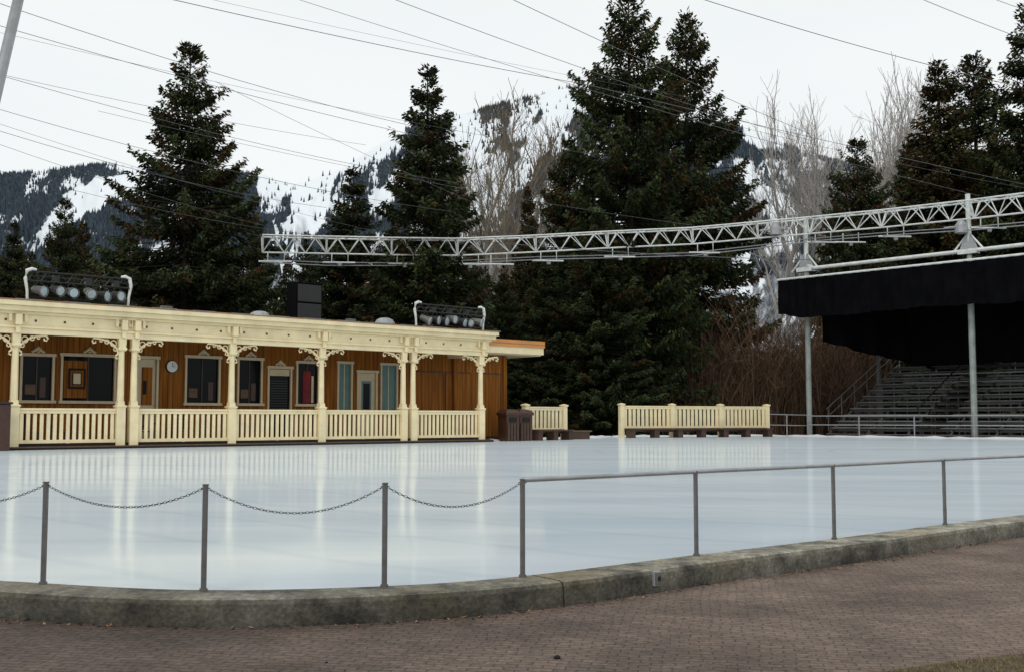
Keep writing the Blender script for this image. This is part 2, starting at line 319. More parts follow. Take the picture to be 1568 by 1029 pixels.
for _ in range(520):
    i=rd.randrange(35,min(150,len(edge)-1))
    e=edge[i].lerp(edge[i+1],rd.random())
    p=e-nrm(i)*(.285+abs(rd.gauss(0,.05))); s=rd.uniform(.003,.009); a=rd.uniform(0,6.28); L_=rd.uniform(1,3.2)
    c,sn_=math.cos(a)*s*L_,math.sin(a)*s*L_
    b.quad((p.x-c,p.y-sn_,-.1375),(p.x+sn_*.5,p.y-c*.5,-.136),(p.x+c,p.y+sn_,-.1355+s),(p.x-sn_*.5,p.y+c*.5,-.1365),rd.choice(['bench','deck','dark','flash']))
b.obj('leaf_litter')
M['lawn']=mat('dry_grass_soil',(.10,.075,.035),.95,.35,9,bump=.6)
ge=[(1.5,4.95),(1.75,5.12),(2.1,5.30),(2.5,5.46),(3.0,5.62),(4.2,5.8)]
b=MB(); ins=[(x,y,-.128) for x,y in ge]+[(4.5,3.5,-.128),(1.5,3.5,-.128)]
b.v+=ins; b.f.append(tuple(reversed(range(len(ins))))); b.m.append(b.mi('lawn'))
for i in range(len(ge)-1):
    b.quad((*ge[i],-.128),(*ge[i+1],-.128),(ge[i+1][0],ge[i+1][1]+.02,-.145),(ge[i][0],ge[i][1]+.02,-.145),'dark')
lw=empty('dry_grass'); b.obj('turf',lw)
n=14000; X=rng.uniform(1.5,4.2,n); Y=rng.uniform(4.5,5.8,n); ey=np.interp(X,[g[0] for g in ge],[g[1] for g in ge]); ok=Y<ey+rng.normal(0,.012,n); X=X[ok];Y=Y[ok]; n=len(X)
hh=rng.uniform(.008,.03,n); a=rng.uniform(0,6.28,n); wd=.002
V=np.zeros((n,3,3)); V[:,0]=np.c_[X-np.cos(a)*wd,Y-np.sin(a)*wd,np.full(n,-.131)]; V[:,1]=np.c_[X+np.cos(a)*wd,Y+np.sin(a)*wd,np.full(n,-.131)]
V[:,2]=np.c_[X+rng.normal(0,.02,n),Y+rng.normal(0,.02,n),-.131+hh]
c=np.array([.27,.19,.08])*rng.uniform(.2,1.2,(n,1)); c=np.repeat(c,3,axis=0)
link('blades',np_mesh('blades',V.reshape(-1,3),np.arange(3*n).reshape(-1,3),'needle',c),parent=lw)
def pebble(px,py,r):
    Y=1.14*F/(py-640); bpy.ops.mesh.primitive_ico_sphere_add(subdivisions=3,radius=r,location=(gx(px,Y),Y,-.14+r*.5)); o=bpy.context.object; o.name='pebble'; o.scale=(1.3,1,.75)
    for v in o.data.vertices: v.co*=1+.25*math.sin(v.co.x*300+1)*math.cos(v.co.y*260)
    o.data.materials.append(M['dark'])
pebble(852,1000,.014); pebble(236,953,.008); pebble(505,1006,.005)
# ---------------------------------------------------------------- front posts, chains, rail
tops=[]
for i,(x,y) in enumerate(posts):
    e=empty('rail_post' if i>3 else 'chain_post',(x,y,0)); h=.615
    b=MB(); b.tube([(0,0,-.02),(0,0,h)],.0165,'steel',12); b.tube([(0,0,h),(0,0,h+.008)],.019,'steel',12)
    b.tube([(0,0,.01),(0,0,.03)],.024,'steel',12)
    if i<=3: b.tube([(-.025,0,h-.015),(.025,0,h-.015)],.005,'steel',6)
    b.obj('post',e,smooth=False); tops.append(Vector((x,y,h)))
cm=catmull([posts[2]]+posts[3:]+[(10.5,15.8),(16,21)],4)
rp=[Vector((p.x,p.y,.617)) for p in cm]
b=MB(); b.tube(rp,.0165,'steel_l',10); o=b.obj('handrail',smooth=True)
def chain(a,c,sag,name='chain'):
    b=MB(); Ln=(c-a).length; n=int(Ln/.0185)
    for i in range(n+1):
        t=i/n; p=a.lerp(c,t); p.z-=sag*4*t*(1-t)
        t2=t+.01; q=a.lerp(c,t2); q.z-=sag*4*t2*(1-t2); d=(q-p).normalized()
        s=d.cross(Vector((0,0,1))).normalized(); up=s.cross(d)
        if i%2: s=up
        s=(s*.9+d.cross(s)*.35).normalized()
        nn=s.cross(d); k0=len(b.v); R=8; Q=4
        for j in range(R):
            A=2*math.pi*j/R; rad=d*math.cos(A)*.0125+s*math.sin(A)*.0068; rn=rad.normalized()
            for l in range(Q):
                B=2*math.pi*l/Q; b.v.append(tuple(p+rad+(rn*math.cos(B)+nn*math.sin(B))*.0019))
        for j in range(R):
            for l in range(Q):
                b.f.append((k0+j*Q+l,k0+j*Q+(l+1)%Q,k0+((j+1)%R)*Q+(l+1)%Q,k0+((j+1)%R)*Q+l)); b.m.append(b.mi('chain'))
    return b.obj(name,smooth=True)
dz=Vector((0,0,-.01))
lp=Vector((-3.95,7.15,.615))
e=empty('chain_post',(lp.x,lp.y,0)); b=MB(); b.tube([(0,0,-.02),(0,0,.623)],.0165,'steel',12); b.obj('post',e)
chain(lp+dz,tops[0]+dz,.13)
chain(tops[0]+dz,tops[1]+dz,.125); chain(tops[1]+dz,tops[2]+dz,.155); chain(tops[2]+dz,tops[3]+dz,.14)
# ---------------------------------------------------------------- pavilion
ang=math.atan2(13.2,15.05)
pav=empty('skating_pavilion',(-15.99,35.68,0),ang)
PS=[-7.4,-3.7,0,3.47,3.93,7.6,11.4,15.3,15.8,19.44]
S0,S1=-8,19.75; DW=2.5
b=MB()
for s in PS:
    b.prism_post(s,0,[(0,.30),(1.36,.30),(1.40,.36),(1.44,.36),(1.46,.25),(1.6,.22)],'cream')
    b.prism_post(s,0,[(1.6,.23),(3.3,.19)],'cream',8,math.pi/8)
    b.prism_post(s,0,[(3.3,.22),(3.34,.3),(3.4,.3),(3.42,.24),(3.6,.26),(3.72,.26)],'cream')
b.obj('posts',pav,bevel=.01)
b=MB()
def bracket(s,sg):
    def q(x,z): return (s+sg*x,0,z)
    x0=.11; z1=3.70
    pts=[q(x0+.86*(1-math.cos(t)),z1-.50*(1-math.sin(t))) for t in [math.pi/2*j/8 for j in range(9)]]
    b.tube(pts,.036,'cream',6)
    for cx,cz,r in ((.17,.15,.10),(.40,.10,.07),(.60,.07,.045),(.10,.34,.06)):
        b.tube([q(x0+cx+r*math.cos(t),z1-cz+r*math.sin(t)) for t in [2*math.pi*j/12 for j in range(13)]],.022,'cream',5,False)
    b.tube([q(x0+.85,z1-.01),q(x0+.90,z1-.10),q(x0+.86,z1-.17),q(x0+.78,z1-.15),q(x0+.78,z1-.09)],.032,'cream',6)
    b.tube([q(x0,z1-.5),q(x0+.08,z1-.56),q(x0+.09,z1-.63),q(x0+.02,z1-.66)],.032,'cream',6)
for i,s in enumerate(PS):
    if s not in (3.93,15.8): bracket(s,-1)
    if s not in (3.47,15.3): bracket(s,1)
b.obj('scroll_brackets',pav)
b=MB()
b.box(S0,S1,-.12,.12,3.72,3.9,'cream'); b.box(S0,S1+.03,-.17,.15,3.902,3.98,'cream'); b.box(S0,S1,-.11,.11,3.982,4.34,'cream')
b.box(S0,S1+.15,-.22,.2,4.342,4.43,'cream'); b.box(S0,S1+.28,-.36,.2,4.432,4.60,'cream'); b.box(S0,S1+.36,-.46,.2,4.602,4.76,'cream')
b.box(S0,S1+.38,-.48,.2,4.762,4.80,'flash')
for s in PS:
    b.box(s-.10,s+.10,-.3,-.112,3.99,4.34,'cream'); b.box(s-.07,s+.07,-.24,-.172,3.74,3.985,'cream')
    for k in (-.24,.24): b.box(s+k-.05,s+k+.05,-.22,-.112,4.1,4.34,'cream')
b.box(S1-.2,S1+.02,.15,DW,3.725,4.335,'cream'); b.box(S1-.2,S1+.27,.203,DW+2,4.437,4.59,'cream'); b.box(S1-.2,S1+.35,.203,DW+2,4.607,4.75,'cream')
b.obj('cornice',pav,bevel=.008)
b=MB(); s=S0+.2
while s<S1-.1:
    b.box(s-.035,s+.035,-.126,-.114,4.12,4.19,'bench'); s+=.93
s=S0+.3
while s<S1:
    b.box(s,s+.9,-.484,-.479,4.785,4.815,'roof'); s+=1.5
b.obj('frieze_holes',pav)
b=MB(); b.box(S0,S1+.3,.205,8,4.62,4.79,'roof'); b.box(S0,S1-.02,.13,DW-.01,3.93,3.98,'siding'); b.obj('roof',pav)
b=MB(); b.box(S0,19.9,-.32,DW+.4,-.15,.10,'deck'); b.box(S0,19.92,-.345,-.322,-.15,.06,'dark'); b.box(S0,19.6,-.06,.06,.1,.19,'dark'); b.obj('porch_floor',pav)
b=MB()
def railing(b,x0,x1,y,zb,zt,sp=.205,wd=.115,k='cream'):
    b.box(x0,x1,y-.06,y+.06,zt-.07,zt,k); b.box(x0,x1,y-.04,y+.04,zt-.17,zt-.075,k); b.box(x0,x1,y-.045,y+.045,zb,zb+.11,k)
    n=max(2,int((x1-x0)/sp)); q=(x1-x0)/n
    for i in range(n):
        c=x0+(i+.5)*q; j=random.uniform(-.006,.006); b.box(c-wd/2+j,c+wd/2+j,y-.02,y+.02,zb+.112,zt-.172,k)
for a,c in ((-7.4,-3.7),(-3.7,0),(0,3.47),(3.93,7.6),(7.6,11.4),(11.4,15.3),(15.8,19.44)):
    railing(b,a+.152,c-.152,0,.2,1.34)
    m_=(a+c)/2
    b.box(m_-.06,m_+.06,-.05,.05,.101,.198,'cream')
b.obj('railing',pav)
ops=[(-6.5,-4.0,1.63,3.2,'w'),(-3.0,-.2,1.63,3.2,'w'),(1.0,2.04,1.63,3.15,'w'),(2.37,4.24,1.63,3.2,'p'),(5.14,5.84,.12,3.2,'d'),(7.0,8.34,1.6,3.3,'w'),(9.17,10.16,1.6,3.3,'w'),
 (10.5,11.49,.12,3.0,'a'),(11.8,12.78,1.6,3.25,'r'),(13.76,14.4,1.3,3.3,'t'),(14.74,15.67,.12,2.95,'D'),(15.94,16.74,1.3,3.3,'t')]
b=MB(); x=S0; y0,y1=DW,DW+.15
for (a,c,z0,z1,t) in ops:
    b.box(x,a,y0,y1,.1,3.95,'siding'); 
    if z0>.2: b.box(a,c,y0,y1,.1,z0,'siding')
    b.box(a,c,y0,y1,z1,3.95,'siding'); x=c
b.box(x,23.0,y0,y1,-.15,3.95,'siding'); b.box(23.0-.15,23.0,y1,8,-.15,3.95,'siding'); b.box(S0,23,7.9,8.05,-.15,4.6,'siding')
b.obj('wall',pav)
b=MB()
for (a,c,z0,z1,t) in ops:
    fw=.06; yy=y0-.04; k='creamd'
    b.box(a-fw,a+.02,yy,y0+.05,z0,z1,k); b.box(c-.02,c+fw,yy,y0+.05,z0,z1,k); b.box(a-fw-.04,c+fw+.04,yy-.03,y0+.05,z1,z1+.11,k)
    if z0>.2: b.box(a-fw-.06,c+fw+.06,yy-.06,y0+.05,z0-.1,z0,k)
    m_=(a+c)/2
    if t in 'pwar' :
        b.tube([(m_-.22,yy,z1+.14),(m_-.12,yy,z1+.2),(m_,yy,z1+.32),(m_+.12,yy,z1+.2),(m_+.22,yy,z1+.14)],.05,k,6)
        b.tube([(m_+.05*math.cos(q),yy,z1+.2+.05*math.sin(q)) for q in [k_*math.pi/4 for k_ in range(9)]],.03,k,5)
    if t=='D':
        b.box(a+.022,c-.022,y0+.06,y0+.1,z0,z1-.002,'creamd'); b.box(a+.22,c-.22,y0+.045,y0+.058,1.3,2.6,'teal'); b.box(a+.3,c-.3,y0+.035,y0+.043,1.4,2.5,'glass')
    elif t=='t':
        b.box(a+.022,c-.022,y0+.06,y0+.1,z0,z1-.002,'teal'); b.box(m_-.02,m_+.02,y0+.04,y0+.058,z0+.01,z1-.01,'creamd')
    elif t=='d':
        b.box(a+.022,c-.022,y0+.08,y0+.1,z0,z1-.002,'creamd'); b.box(a+.15,c-.15,y0+.06,y0+.078,1.5,2.9,'siding'); b.box(a+.2,a+.32,y0+.03,y0+.058,1.9,2.4,'dark')
    elif t=='a':
        b.box(a+.022,c-.022,y0+.08,y0+.1,z0,z1-.002,'glass'); b.box(a+.06,c-.06,y0+.0,y0+.03,2.72,2.98,'creamd')
        for j in range(14): b.box(a+.1,c-.1,y0+.04,y0+.055,1.2+j*.1,1.23+j*.1,'blackm')
    else:
        b.box(a+.022,c-.022,y0+.08,y0+.1,z0+.002,z1-.002,'glass'); b.box(m_-.02,m_+.02,y0+.05,y0+.078,z0+.003,z1-.003,'brown')
        if t=='r': b.box(a+.3,a+.66,y0+.055,y0+.075,z0+.05,z1-.3,'red'); b.box(a+.7,a+.8,y0+.055,y0+.075,z0+.05,z1-.5,'creamd')
        if t=='p':
            b.box(a+.08,m_-.04,y0+.05,y0+.07,z0+.1,z1-.15,'siding'); 
            for q,kk in ((.22,'dark'),(.30,'siding'),(.36,'dark'),(.40,'creamd')):
                b.box(a+q,m_-q+.12,y0+.045-q*.1,y0+.05-q*.1,z0+.2+q,z1-.2-q,kk)
        if t=='w':
            b.box(a+.15,a+.5,y0+.07,y0+.078,z0+.2,z0+.55,'deck'); b.box(c-.4,c-.2,y0+.07,y0+.078,z0+.1,z0+.8,'brown')
b.obj('windows_and_doors',pav)
b=MB()
for a,c in ((17.6,19.3),(19.45,20.9),(21.4,22.7)):
    b.box(a,c,DW-.03,DW-.003,.12,3.1,'siding')
    for z in (.12,3.06): b.box(a-.03,c+.03,DW-.045,DW-.032,z,z+.06,'brown')
    for xx in (a-.03,c): b.box(xx,xx+.03,DW-.045,DW-.032,.182,3.058,'brown')
b.obj('service_doors',pav)
b=MB(); b.tube([(6.4,DW-.08,2.95),(6.4,DW-.002,2.95)],.24,'blackm',24); b.tube([(6.4,DW-.086,2.95),(6.4,DW-.081,2.95)],.21,'white',24); b.box(6.39,6.41,DW-.092,DW-.088,2.95,3.08,'blackm'); b.box(6.4,6.48,DW-.096,DW-.093,2.94,2.96,'blackm'); b.obj('wall_clock',pav)
b=MB(); b.box(19.95,24.6,1.5,8.6,4.02,4.34,'cream'); b.box(19.93,24.65,1.46,8.65,4.342,4.66,'orange'); b.box(20,24.5,1.6,8.5,3.96,4.018,'creamd')
b.box(19.93,24.66,1.452,8.66,4.48,4.49,'bench'); b.obj('wing_roof',pav)
b=MB(); b.box(19.8,20.0,DW-.2,DW-.05,.1,3.95,'siding'); b.box(22.85,23.05,DW-.1,DW-.004,-.15,3.95,'siding'); b.obj('wing_posts',pav)
b=MB(); b.box(-2.0,-.3,-.75,-.35,0,1.45,'brown'); b.box(-2.05,-.25,-.8,-.32,1.452,1.52,'blackm'); b.obj('counter',pav,bevel=.02)
b=MB()
for s in (1.6,5.6,8.9,12.6,17.2):
    y=1.3; b.tube([(s,y,.8),(s,y,.84)],.38,'bench',12); b.tube([(s,y,.1),(s,y,.8)],.04,'blackm',6)
    for dx in (-.6,.6):
        b.box(s+dx-.2,s+dx+.2,y-.2,y+.2,.52,.56,'bench')
        for ax in (-.18,.18):
            for ay in (-.18,.18): b.tube([(s+dx+ax,y+ay,.1),(s+dx+ax,y+ay,.52)],.02,'blackm',5)
        sx_=s+dx+(.2 if dx>0 else -.2); b.box(sx_-.02,sx_+.02,y-.2,y+.2,.6,1.15,'bench')
b.obj('porch_furniture',pav)
def rack(s0,s1,n,seed):
    r=random.Random(seed)
    e=bpy.data.objects.new('spotlight_rack',None); scene.collection.objects.link(e)
    e.matrix_world=Matrix.Translation(pav.location)@Matrix.Rotation(ang,4,'Z')@Matrix.Translation((0,.5,0))
    b=MB()
    for s,sg in ((s0,1),(s1,-1)):
        pts=[(s+sg*.02,0,4.78),(s-sg*.0,0,5.2),(s-sg*.07,0,5.6),(s-sg*.02,0,5.85),(s+sg*.14,0,5.92),(s+sg*.28,0,5.90)]
        b.tube(pts,[.045,.045,.06,.07,.06,.04],'white',8)
        b.box(s-.12,s+.12,-.12,.12,4.77,4.82,'white')
    for z,y in ((5.84,0),(5.70,.15),(5.52,-.05)): b.tube([(s0,y,z),(s1,y,z)],.03,'blackm',6)
    b.tube([(s0,.1,5.0),(s1,.1,5.0)],.03,'blackm',6)
    k=16
    for i in range(k):
        a=s0+(s1-s0)*i/k; c=s0+(s1-s0)*(i+1)/k
        b.tube([(a,0,5.84 if i%2 else 5.52),(c,0,5.52 if i%2 else 5.84)],.018,'blackm',4)
    b.obj('rack_frame',e,smooth=False)
    b=MB()
    for i in range(n):
        s=s0+.4+(s1-s0-.8)*i/(n-1)+r.uniform(-.06,.06); 
        d=Vector((r.uniform(.1,.8),-1,-.35+r.uniform(-.3,.2))).normalized(); c=Vector((s,-.10,5.24+r.uniform(-.06,.06)))
        b.tube([c-d*.28,c-d*.2,c+d*.05,c+d*.2],[.06,.12,.15,.18],'blackm' if i%3 else 'steel',14); b.tube([c+d*.19,c+d*.205],.15,'lens',14)
        b.tube([c+d*.19,c+d*.23],[.185,.19],'steel_l',14,False)
        for q in (-1,1): b.tube([c+Vector((q*.15,0,0)),c+Vector((q*.12,0,.2)),Vector((s,-.05,5.52))],.014,'blackm',4)
        if i%2: b.box(s-.1,s+.1,-.05,.15,5.55,5.75,'blackm')
    b.obj('lamps',e)
rack(.46,3.88,6,1); rack(16.3,20.0,7,2)
def pobj(name,fn,s,d):
    e=empty(name); e.matrix_world=Matrix.Translation(pav.location)@Matrix.Rotation(ang,4,'Z')@Matrix.Translation((s,d,4.78)); b=MB(); fn(b); b.obj('body',e,bevel=.015)
def spk(b):
    b.box(-.6,.6,-.4,.4,.1,1.7,'black'); b.box(-.55,.55,-.42,-.405,.18,.85,'blackm'); b.box(-.55,.55,-.42,-.405,.92,1.62,'blackm'); b.box(-.5,.5,-.3,.3,0,.1,'steel')
pobj('loudspeaker',spk,11.9,2.2)
def vent(b):
    b.prism_post(0,0,[(0,.5),(.18,.5)],'steel_l',10); b.prism_post(0,0,[(.18,.85),(.26,.85),(.4,.7),(.48,.4),(.5,.1)],'steel_l',12)
pobj('roof_vent',vent,15.6,1.8); pobj('roof_vent',vent,10.1,2.6)
def slab(b):
    b.box(-.35,.35,-.2,.2,0,.12,'steel_l'); b.box(-.2,.2,-.1,.1,.12,.22,'steel')
for s in (5.3,13.1,17.0): pobj('roof_hatch',slab,s,.6)
# ---------------------------------------------------------------- bench fences
def bench_fence(p0,p1,zb,zt,nseg):
    p0=Vector(p0); p1=Vector(p1); d=p1-p0; e=empty('bench_with_railing',(p0.x,p0.y,0),math.atan2(d.y,d.x)); Ln=d.length; b=MB()
    for i in range(nseg+1):
        s=Ln*i/nseg; b.prism_post(s,0,[(-.15,.24),(zt+.02,.24),(zt+.03,.32),(zt+.09,.32),(zt+.14,.05)],'cream')
    for i in range(nseg): railing(b,Ln*i/nseg+.125,Ln*(i+1)/nseg-.125,0,zb,zt,.26,.17)
    b.obj('rail',e)
    b=MB(); 
    for j in range(3): b.box(.1,Ln-.1,-.75+j*.2,-.6+j*.2,.42,.48,'bench')
    b.box(.1,Ln-.1,-.12,-.05,.3,.5,'bench')
    for i in range(nseg*2+1):
        s=.3+(Ln-.6)*i/(nseg*2); b.box(s-.15,s+.15,-.68,-.2,-.15,.41,'bench')
    b.obj('bench',e)
bench_fence((.62,51.5),(2.5,53.6),.45,1.56,1)
bench_fence((5.75,58.5),(14.3,62.5),.5,1.68,3)
def bin_(x,y):
    e=empty('litter_bin',(x,y,-.15),.6); b=MB(); b.prism_post(0,0,[(0,.62),(.08,.66),(1.3,.7)],'brown'); b.prism_post(0,0,[(1.3,.8),(1.42,.8),(1.55,.5),(1.58,.2)],'brown'); b.box(-.2,.2,-.372,-.35,1.0,1.2,'dark')
    for s in (-.24,-.08,.08,.24): b.box(s-.06,s+.06,-.39,-.34,.15,.95,'bench')
    b.obj('body',e)
bin_(-.15,50.2); bin_(.45,51.0)
b=MB(); b.box(-.5,.5,-.4,.4,-.15,.35,'bench'); b.box(-.6,.6,-.45,.45,.352,.42,'deck'); e=empty('planter_box',(3.2,55,0),.5); b.obj('body',e)
# ---------------------------------------------------------------- grandstand
dirv=Vector((6.6,-7.0)).normalized(); sang=math.atan2(dirv.y,dirv.x)
gs=empty('grandstand',(17.1,64,0),sang)
b=MB(); LS=34
for s in (0,9.6,19.2,28.8):
    b.tube([(s,0,-.15),(s,0,8.6)],.16,'column',10); b.tube([(s,8,-.15),(s,8,8.6)],.15,'steel',10)
    b.box(s-.3,s+.3,-.3,.3,-.15,-.02,'curb')
b.obj('columns',gs)
b=MB(); b.box(-1.3,LS,-1.0,10,8.8,8.95,'black'); 
n=220; x0=-1.3
for row in range(6):
    for i in range(n):
        xa=x0+(LS-x0)*i/n; xb=x0+(LS-x0)*(i+1)/n
        def pt(x,r): 
            drop=2.2+.05*math.sin(x*.65)+.03*math.sin(x*2.3)+.02*math.sin(x*9)-.25*max(0,1-(x+1.3)/1.2); z=8.95-drop*r/6; return (x,-1.02-.10*math.sin(x*4.9+r*.5)*r/6-.05*math.sin(x*11),z)
        b.quad(pt(xa,row),pt(xa,row+1),pt(xb,row+1),pt(xb,row),'black')
def drape(p0,p1,zt,zb0,zb1,n=40):
    p0=Vector(p0);p1=Vector(p1); d=(p1-p0); nn=Vector((-d.y,d.x)).normalized(); Ld=d.length
    for i in range(n):
        def P_(t,top):
            x=t*Ld; q=p0.lerp(p1,t)+nn*.12*math.sin(x*3.1)*(0 if top else 1); z=zt if top else zb0+(zb1-zb0)*t+.04*math.sin(x*1.7)+.03*math.sin(x*5.3)
            return (q.x,q.y,z)
        b.quad(P_(i/n,1),P_(i/n,0),P_((i+1)/n,0),P_((i+1)/n,1),'black')
drape((.6,.6),(3.2,6.0),8.8,5.4,4.2); drape((3.2,6.0),(LS,6.0),8.8,4.1,4.2,120); drape((3.2,6),(3.2,9.6),8.8,4.2,4.0)
drape((3.2,9.6),(LS,9.6),8.8,4.4,4.6,60)
b.obj('tarp_roof',gs)
b=MB(); b.tube([(-1.3,-1.0,9.02),(LS,-1.0,9.02)],.06,'white',8); b.tube([(.6,-.2,9.6),(LS,-.2,9.6)],.11,'white',8); b.tube([(.6,-.2,9.6),(0,0,9.9)],.1,'white',8)
for s in (0,9.6,19.2):
    b.tube([(s,0,8.9),(s,0,12.6)],.13,'white',8)
    b.tube([(s-.9,-.1,9.5),(s,0,10.6),(s+.9,-.1,9.5)],.06,'white',6); b.box(s-.5,s+.5,-.3,.1,9.45,9.7,'white')
    b.loft([[(s-.45,-.15,9.70),(s+.45,-.15,9.70),(s+.45,.05,9.70),(s-.45,.05,9.70)],[(s-.15,-.1,10.5),(s+.15,-.1,10.5),(s+.15,0,10.5),(s-.15,0,10.5)]],'steel_l')
b.obj('roof_frame',gs)
b=MB()
nr=11
for i in range(nr):
    y=1.2+i*.75; z=.45+i*.37; xs=.6
    b.box(xs,LS,y,y+.3,z,z+.05,'alu'); b.box(xs,LS,y-.42,y-.08,z-.34,z-.30,'alu'); b.box(xs,LS,y+.31,y+.33,z-.16,z-.02,'steel')
for s in np.arange(.6,LS,2.4):
    b.tube([(s,.8,0),(s,1.2+nr*.75,.3+nr*.37)],.05,'steel',5)
    for i in range(0,nr,2): b.tube([(s,1.3+i*.75,-.1),(s,1.3+i*.75,.4+i*.37)],.04,'steel',5)
b.obj('bleachers',gs)
b=MB()
for z in (.5,1.0,1.5): b.tube([(.6,9.6,4.1+z),(LS,9.6,4.1+z)],.03,'steel_l',5)
for z in (1.9,2.35): b.tube([(3,5.4,z+1.2),(LS,5.4,z+1.2)],.025,'steel_l',5)
for s in np.arange(.6,LS,2.4): b.tube([(s,9.6,3.8),(s,9.6,6.0)],.04,'steel_l',5)
for k in (.6,1.1): b.tube([(.5,1.0,.45+k),(.5,9.6,4.6+k)],.03,'steel',5)
for i in range(0,nr,2): b.tube([(.5,1.2+i*.75,.3+i*.37),(.5,1.2+i*.75,1.6+i*.37)],.03,'steel',5)
for k in (.65,1.15): b.tube([(.2,-.5,k),(LS,-.5,k)],.03,'steel_l',5)
for s in np.arange(.2,LS,3.2): b.tube([(s,-.5,-.15),(s,-.5,1.17)],.035,'steel_l',5)
for i in range(nr): b.box(6.0,7.2,.78+i*.75,1.53+i*.75,.16+i*.37+.30,.16+i*.37+.36,'dark')
b.tube([(6.0,1.0,1.5),(6.0,8.5,5.1)],.04,'blackm',5)
b.obj('guardrails',gs)
b=MB(); b.tube([(14.4,62.6,1.25),(16.9,63.8,1.2)],.03,'steel_l',6); b.tube([(14.4,62.6,.65),(16.9,63.8,.6)],.03,'steel_l',6); b.tube([(15.6,63.2,-.15),(15.6,63.2,1.22)],.035,'steel_l',6); b.obj('pipe_fence')
# ---------------------------------------------------------------- lighting truss
tp=[(402,374,60),(500,376,61),(600,378,61.5),(700,379,62),(820,374,63),(930,368,63.5),(1060,362,64),(1160,353,64),(1240,346,63.5),(1350,336,60.5),(1492,321,56.5),(1650,302,52)]
W=[at(*p) for p in tp]
tr=empty('lighting_truss'); b=MB()
def truss(W,hh,ww):
    for a,c in zip(W[:-1],W[1:]):
        d=(c-a); L_=d.length; dn=d.normalized(); sd=dn.cross(Vector((0,0,1))).normalized(); up=sd.cross(dn)
        A=[up*hh/2+sd*ww/2,up*hh/2-sd*ww/2,-up*hh/2]
        for o in A: b.tube([a+o,c+o],.045,'white',5)
        n=max(2,round(L_/1.35))
        for i in range(n):
            p=a.lerp(c,i/n); q=a.lerp(c,(i+.5)/n); r=a.lerp(c,(i+1)/n)
            for u1 in (A[0],A[1]):
                b.tube([p+A[2],q+u1],.030,'white',4); b.tube([q+u1,r+A[2]],.030,'white',4)
            b.tube([q+A[0],q+A[1]],.025,'white',4); b.tube([q+A[0],r+A[1]],.02,'white',4)
        for o1,o2 in ((A[0],A[2]),(A[1],A[2]),(A[0],A[1])): b.tube([a+o1,a+o2],.05,'white',4)
truss(W,.90,.8)
b.obj('truss_body',tr)
b=MB()
for i in (0,1,2,3,4,5,6,8,9,10):
    for dx in ((0,) if i not in (3,8) else (0,1.6)):
        p=W[i]+Vector((.3+dx,0,-.44)); 
        b.tube([p,p+Vector((0,0,-.5)),p+Vector((.9,0,-.5)),p+Vector((.9,0,.05))],.035,'white',5)
        b.tube([p+Vector((-.5,0,-.5)),p+Vector((1.3,0,-.52))],.045,'white',5)
        b.prism_post(p.x+.45,p.y,[(p.z-.72,.2),(p.z-.55,.26),(p.z-.5,.1)],'steel_l',8)
for k,dz_ in enumerate((-1.0,-.8)):
    b.tube([w_+Vector((0,.3*k,dz_-.12*math.sin(i*1.3))) for i,w_ in enumerate(W)],.028,'steel_l',4)
b.obj('hangers',tr)
b=MB()
for px,py,Y in ((1187,352,63.5),(1472,348,57)):
    p=at(px,py,Y); b.prism_post(p.x,p.y,[(p.z-.35,.25),(p.z-.3,.65),(p.z+.1,.6),(p.z+.35,.3)],'steel_l',10); b.tube([p+Vector((-.9,0,-.05)),p+Vector((.5,0,.1))],.06,'steel_l',6)
b.obj('lamp_heads',tr)
# ---------------------------------------------------------------- wires
def wire(pts,r=.014,sag=0):
    b=MB(); P=[at(*p) for p in pts]; out=[]
    for a,c in zip(P[:-1],P[1:]):
        for j in range(12): q=a.lerp(c,j/12); q.z-=sag*4*(j/12)*(1-j/12); out.append(q)
    out.append(P[-1]); b.tube(out,r,'wire',4); return b
wl=[([(-60,-15,36),(640,195,58)],.3,.012),([(-60,22,40),(640,208,60)],.2,.012),([(240,-6,34),(900,130,50),(1700,310,60)],.12,.013),([(590,-6,36),(1240,215,63)],.25,.012),
([(765,-10,36),(1240,205,63)],.1,.013),([(1060,-6,34),(1640,150,45)],.2,.013),([(1400,-6,26),(1640,85,34)],.05,.009),([(1510,-6,24),(1640,34,30)],.05,.007),
([(-60,98,40),(700,280,62)],.4,.010),([(-60,150,42),(700,325,62)],.5,.010),([(-60,182,42),(500,318,61)],.4,.010),([(-60,245,44),(500,362,61)],.4,.008),([(330,125,50),(820,350,63)],.2,.009),
([(440,-6,36),(1500,300,57)],.3,.009),([(300,-6,38),(1060,150,62)],.15,.006),([(150,170,50),(1060,345,64)],.4,.008),([(700,366,62),(1240,398,63)],.2,.02),([(402,362,60),(210,318,72)],.1,.009),([(1240,335,63),(1640,282,80)],.2,.009),([(-60,200,42),(402,345,60)],.2,.008),([(-60,170,42),(600,360,61)],.3,.007),([(700,375,62),(900,330,80)],.1,.008),([(1000,160,55),(1640,300,62)],.3,.008),([(-60,100,40),(560,222,60)],.2,.008),([(0,50,44),(930,240,64)],.3,.007)]
for p,s,r in wl: wire(p,r,s).obj('overhead_wire')
p0=at(42,-60,14); p1=at(-150,640,14)
b=MB(); b.tube([(p1.x,p1.y,-.15),tuple(p0)],[.085,.065],'steel_l',10); b.obj('leaning_mast',smooth=True)
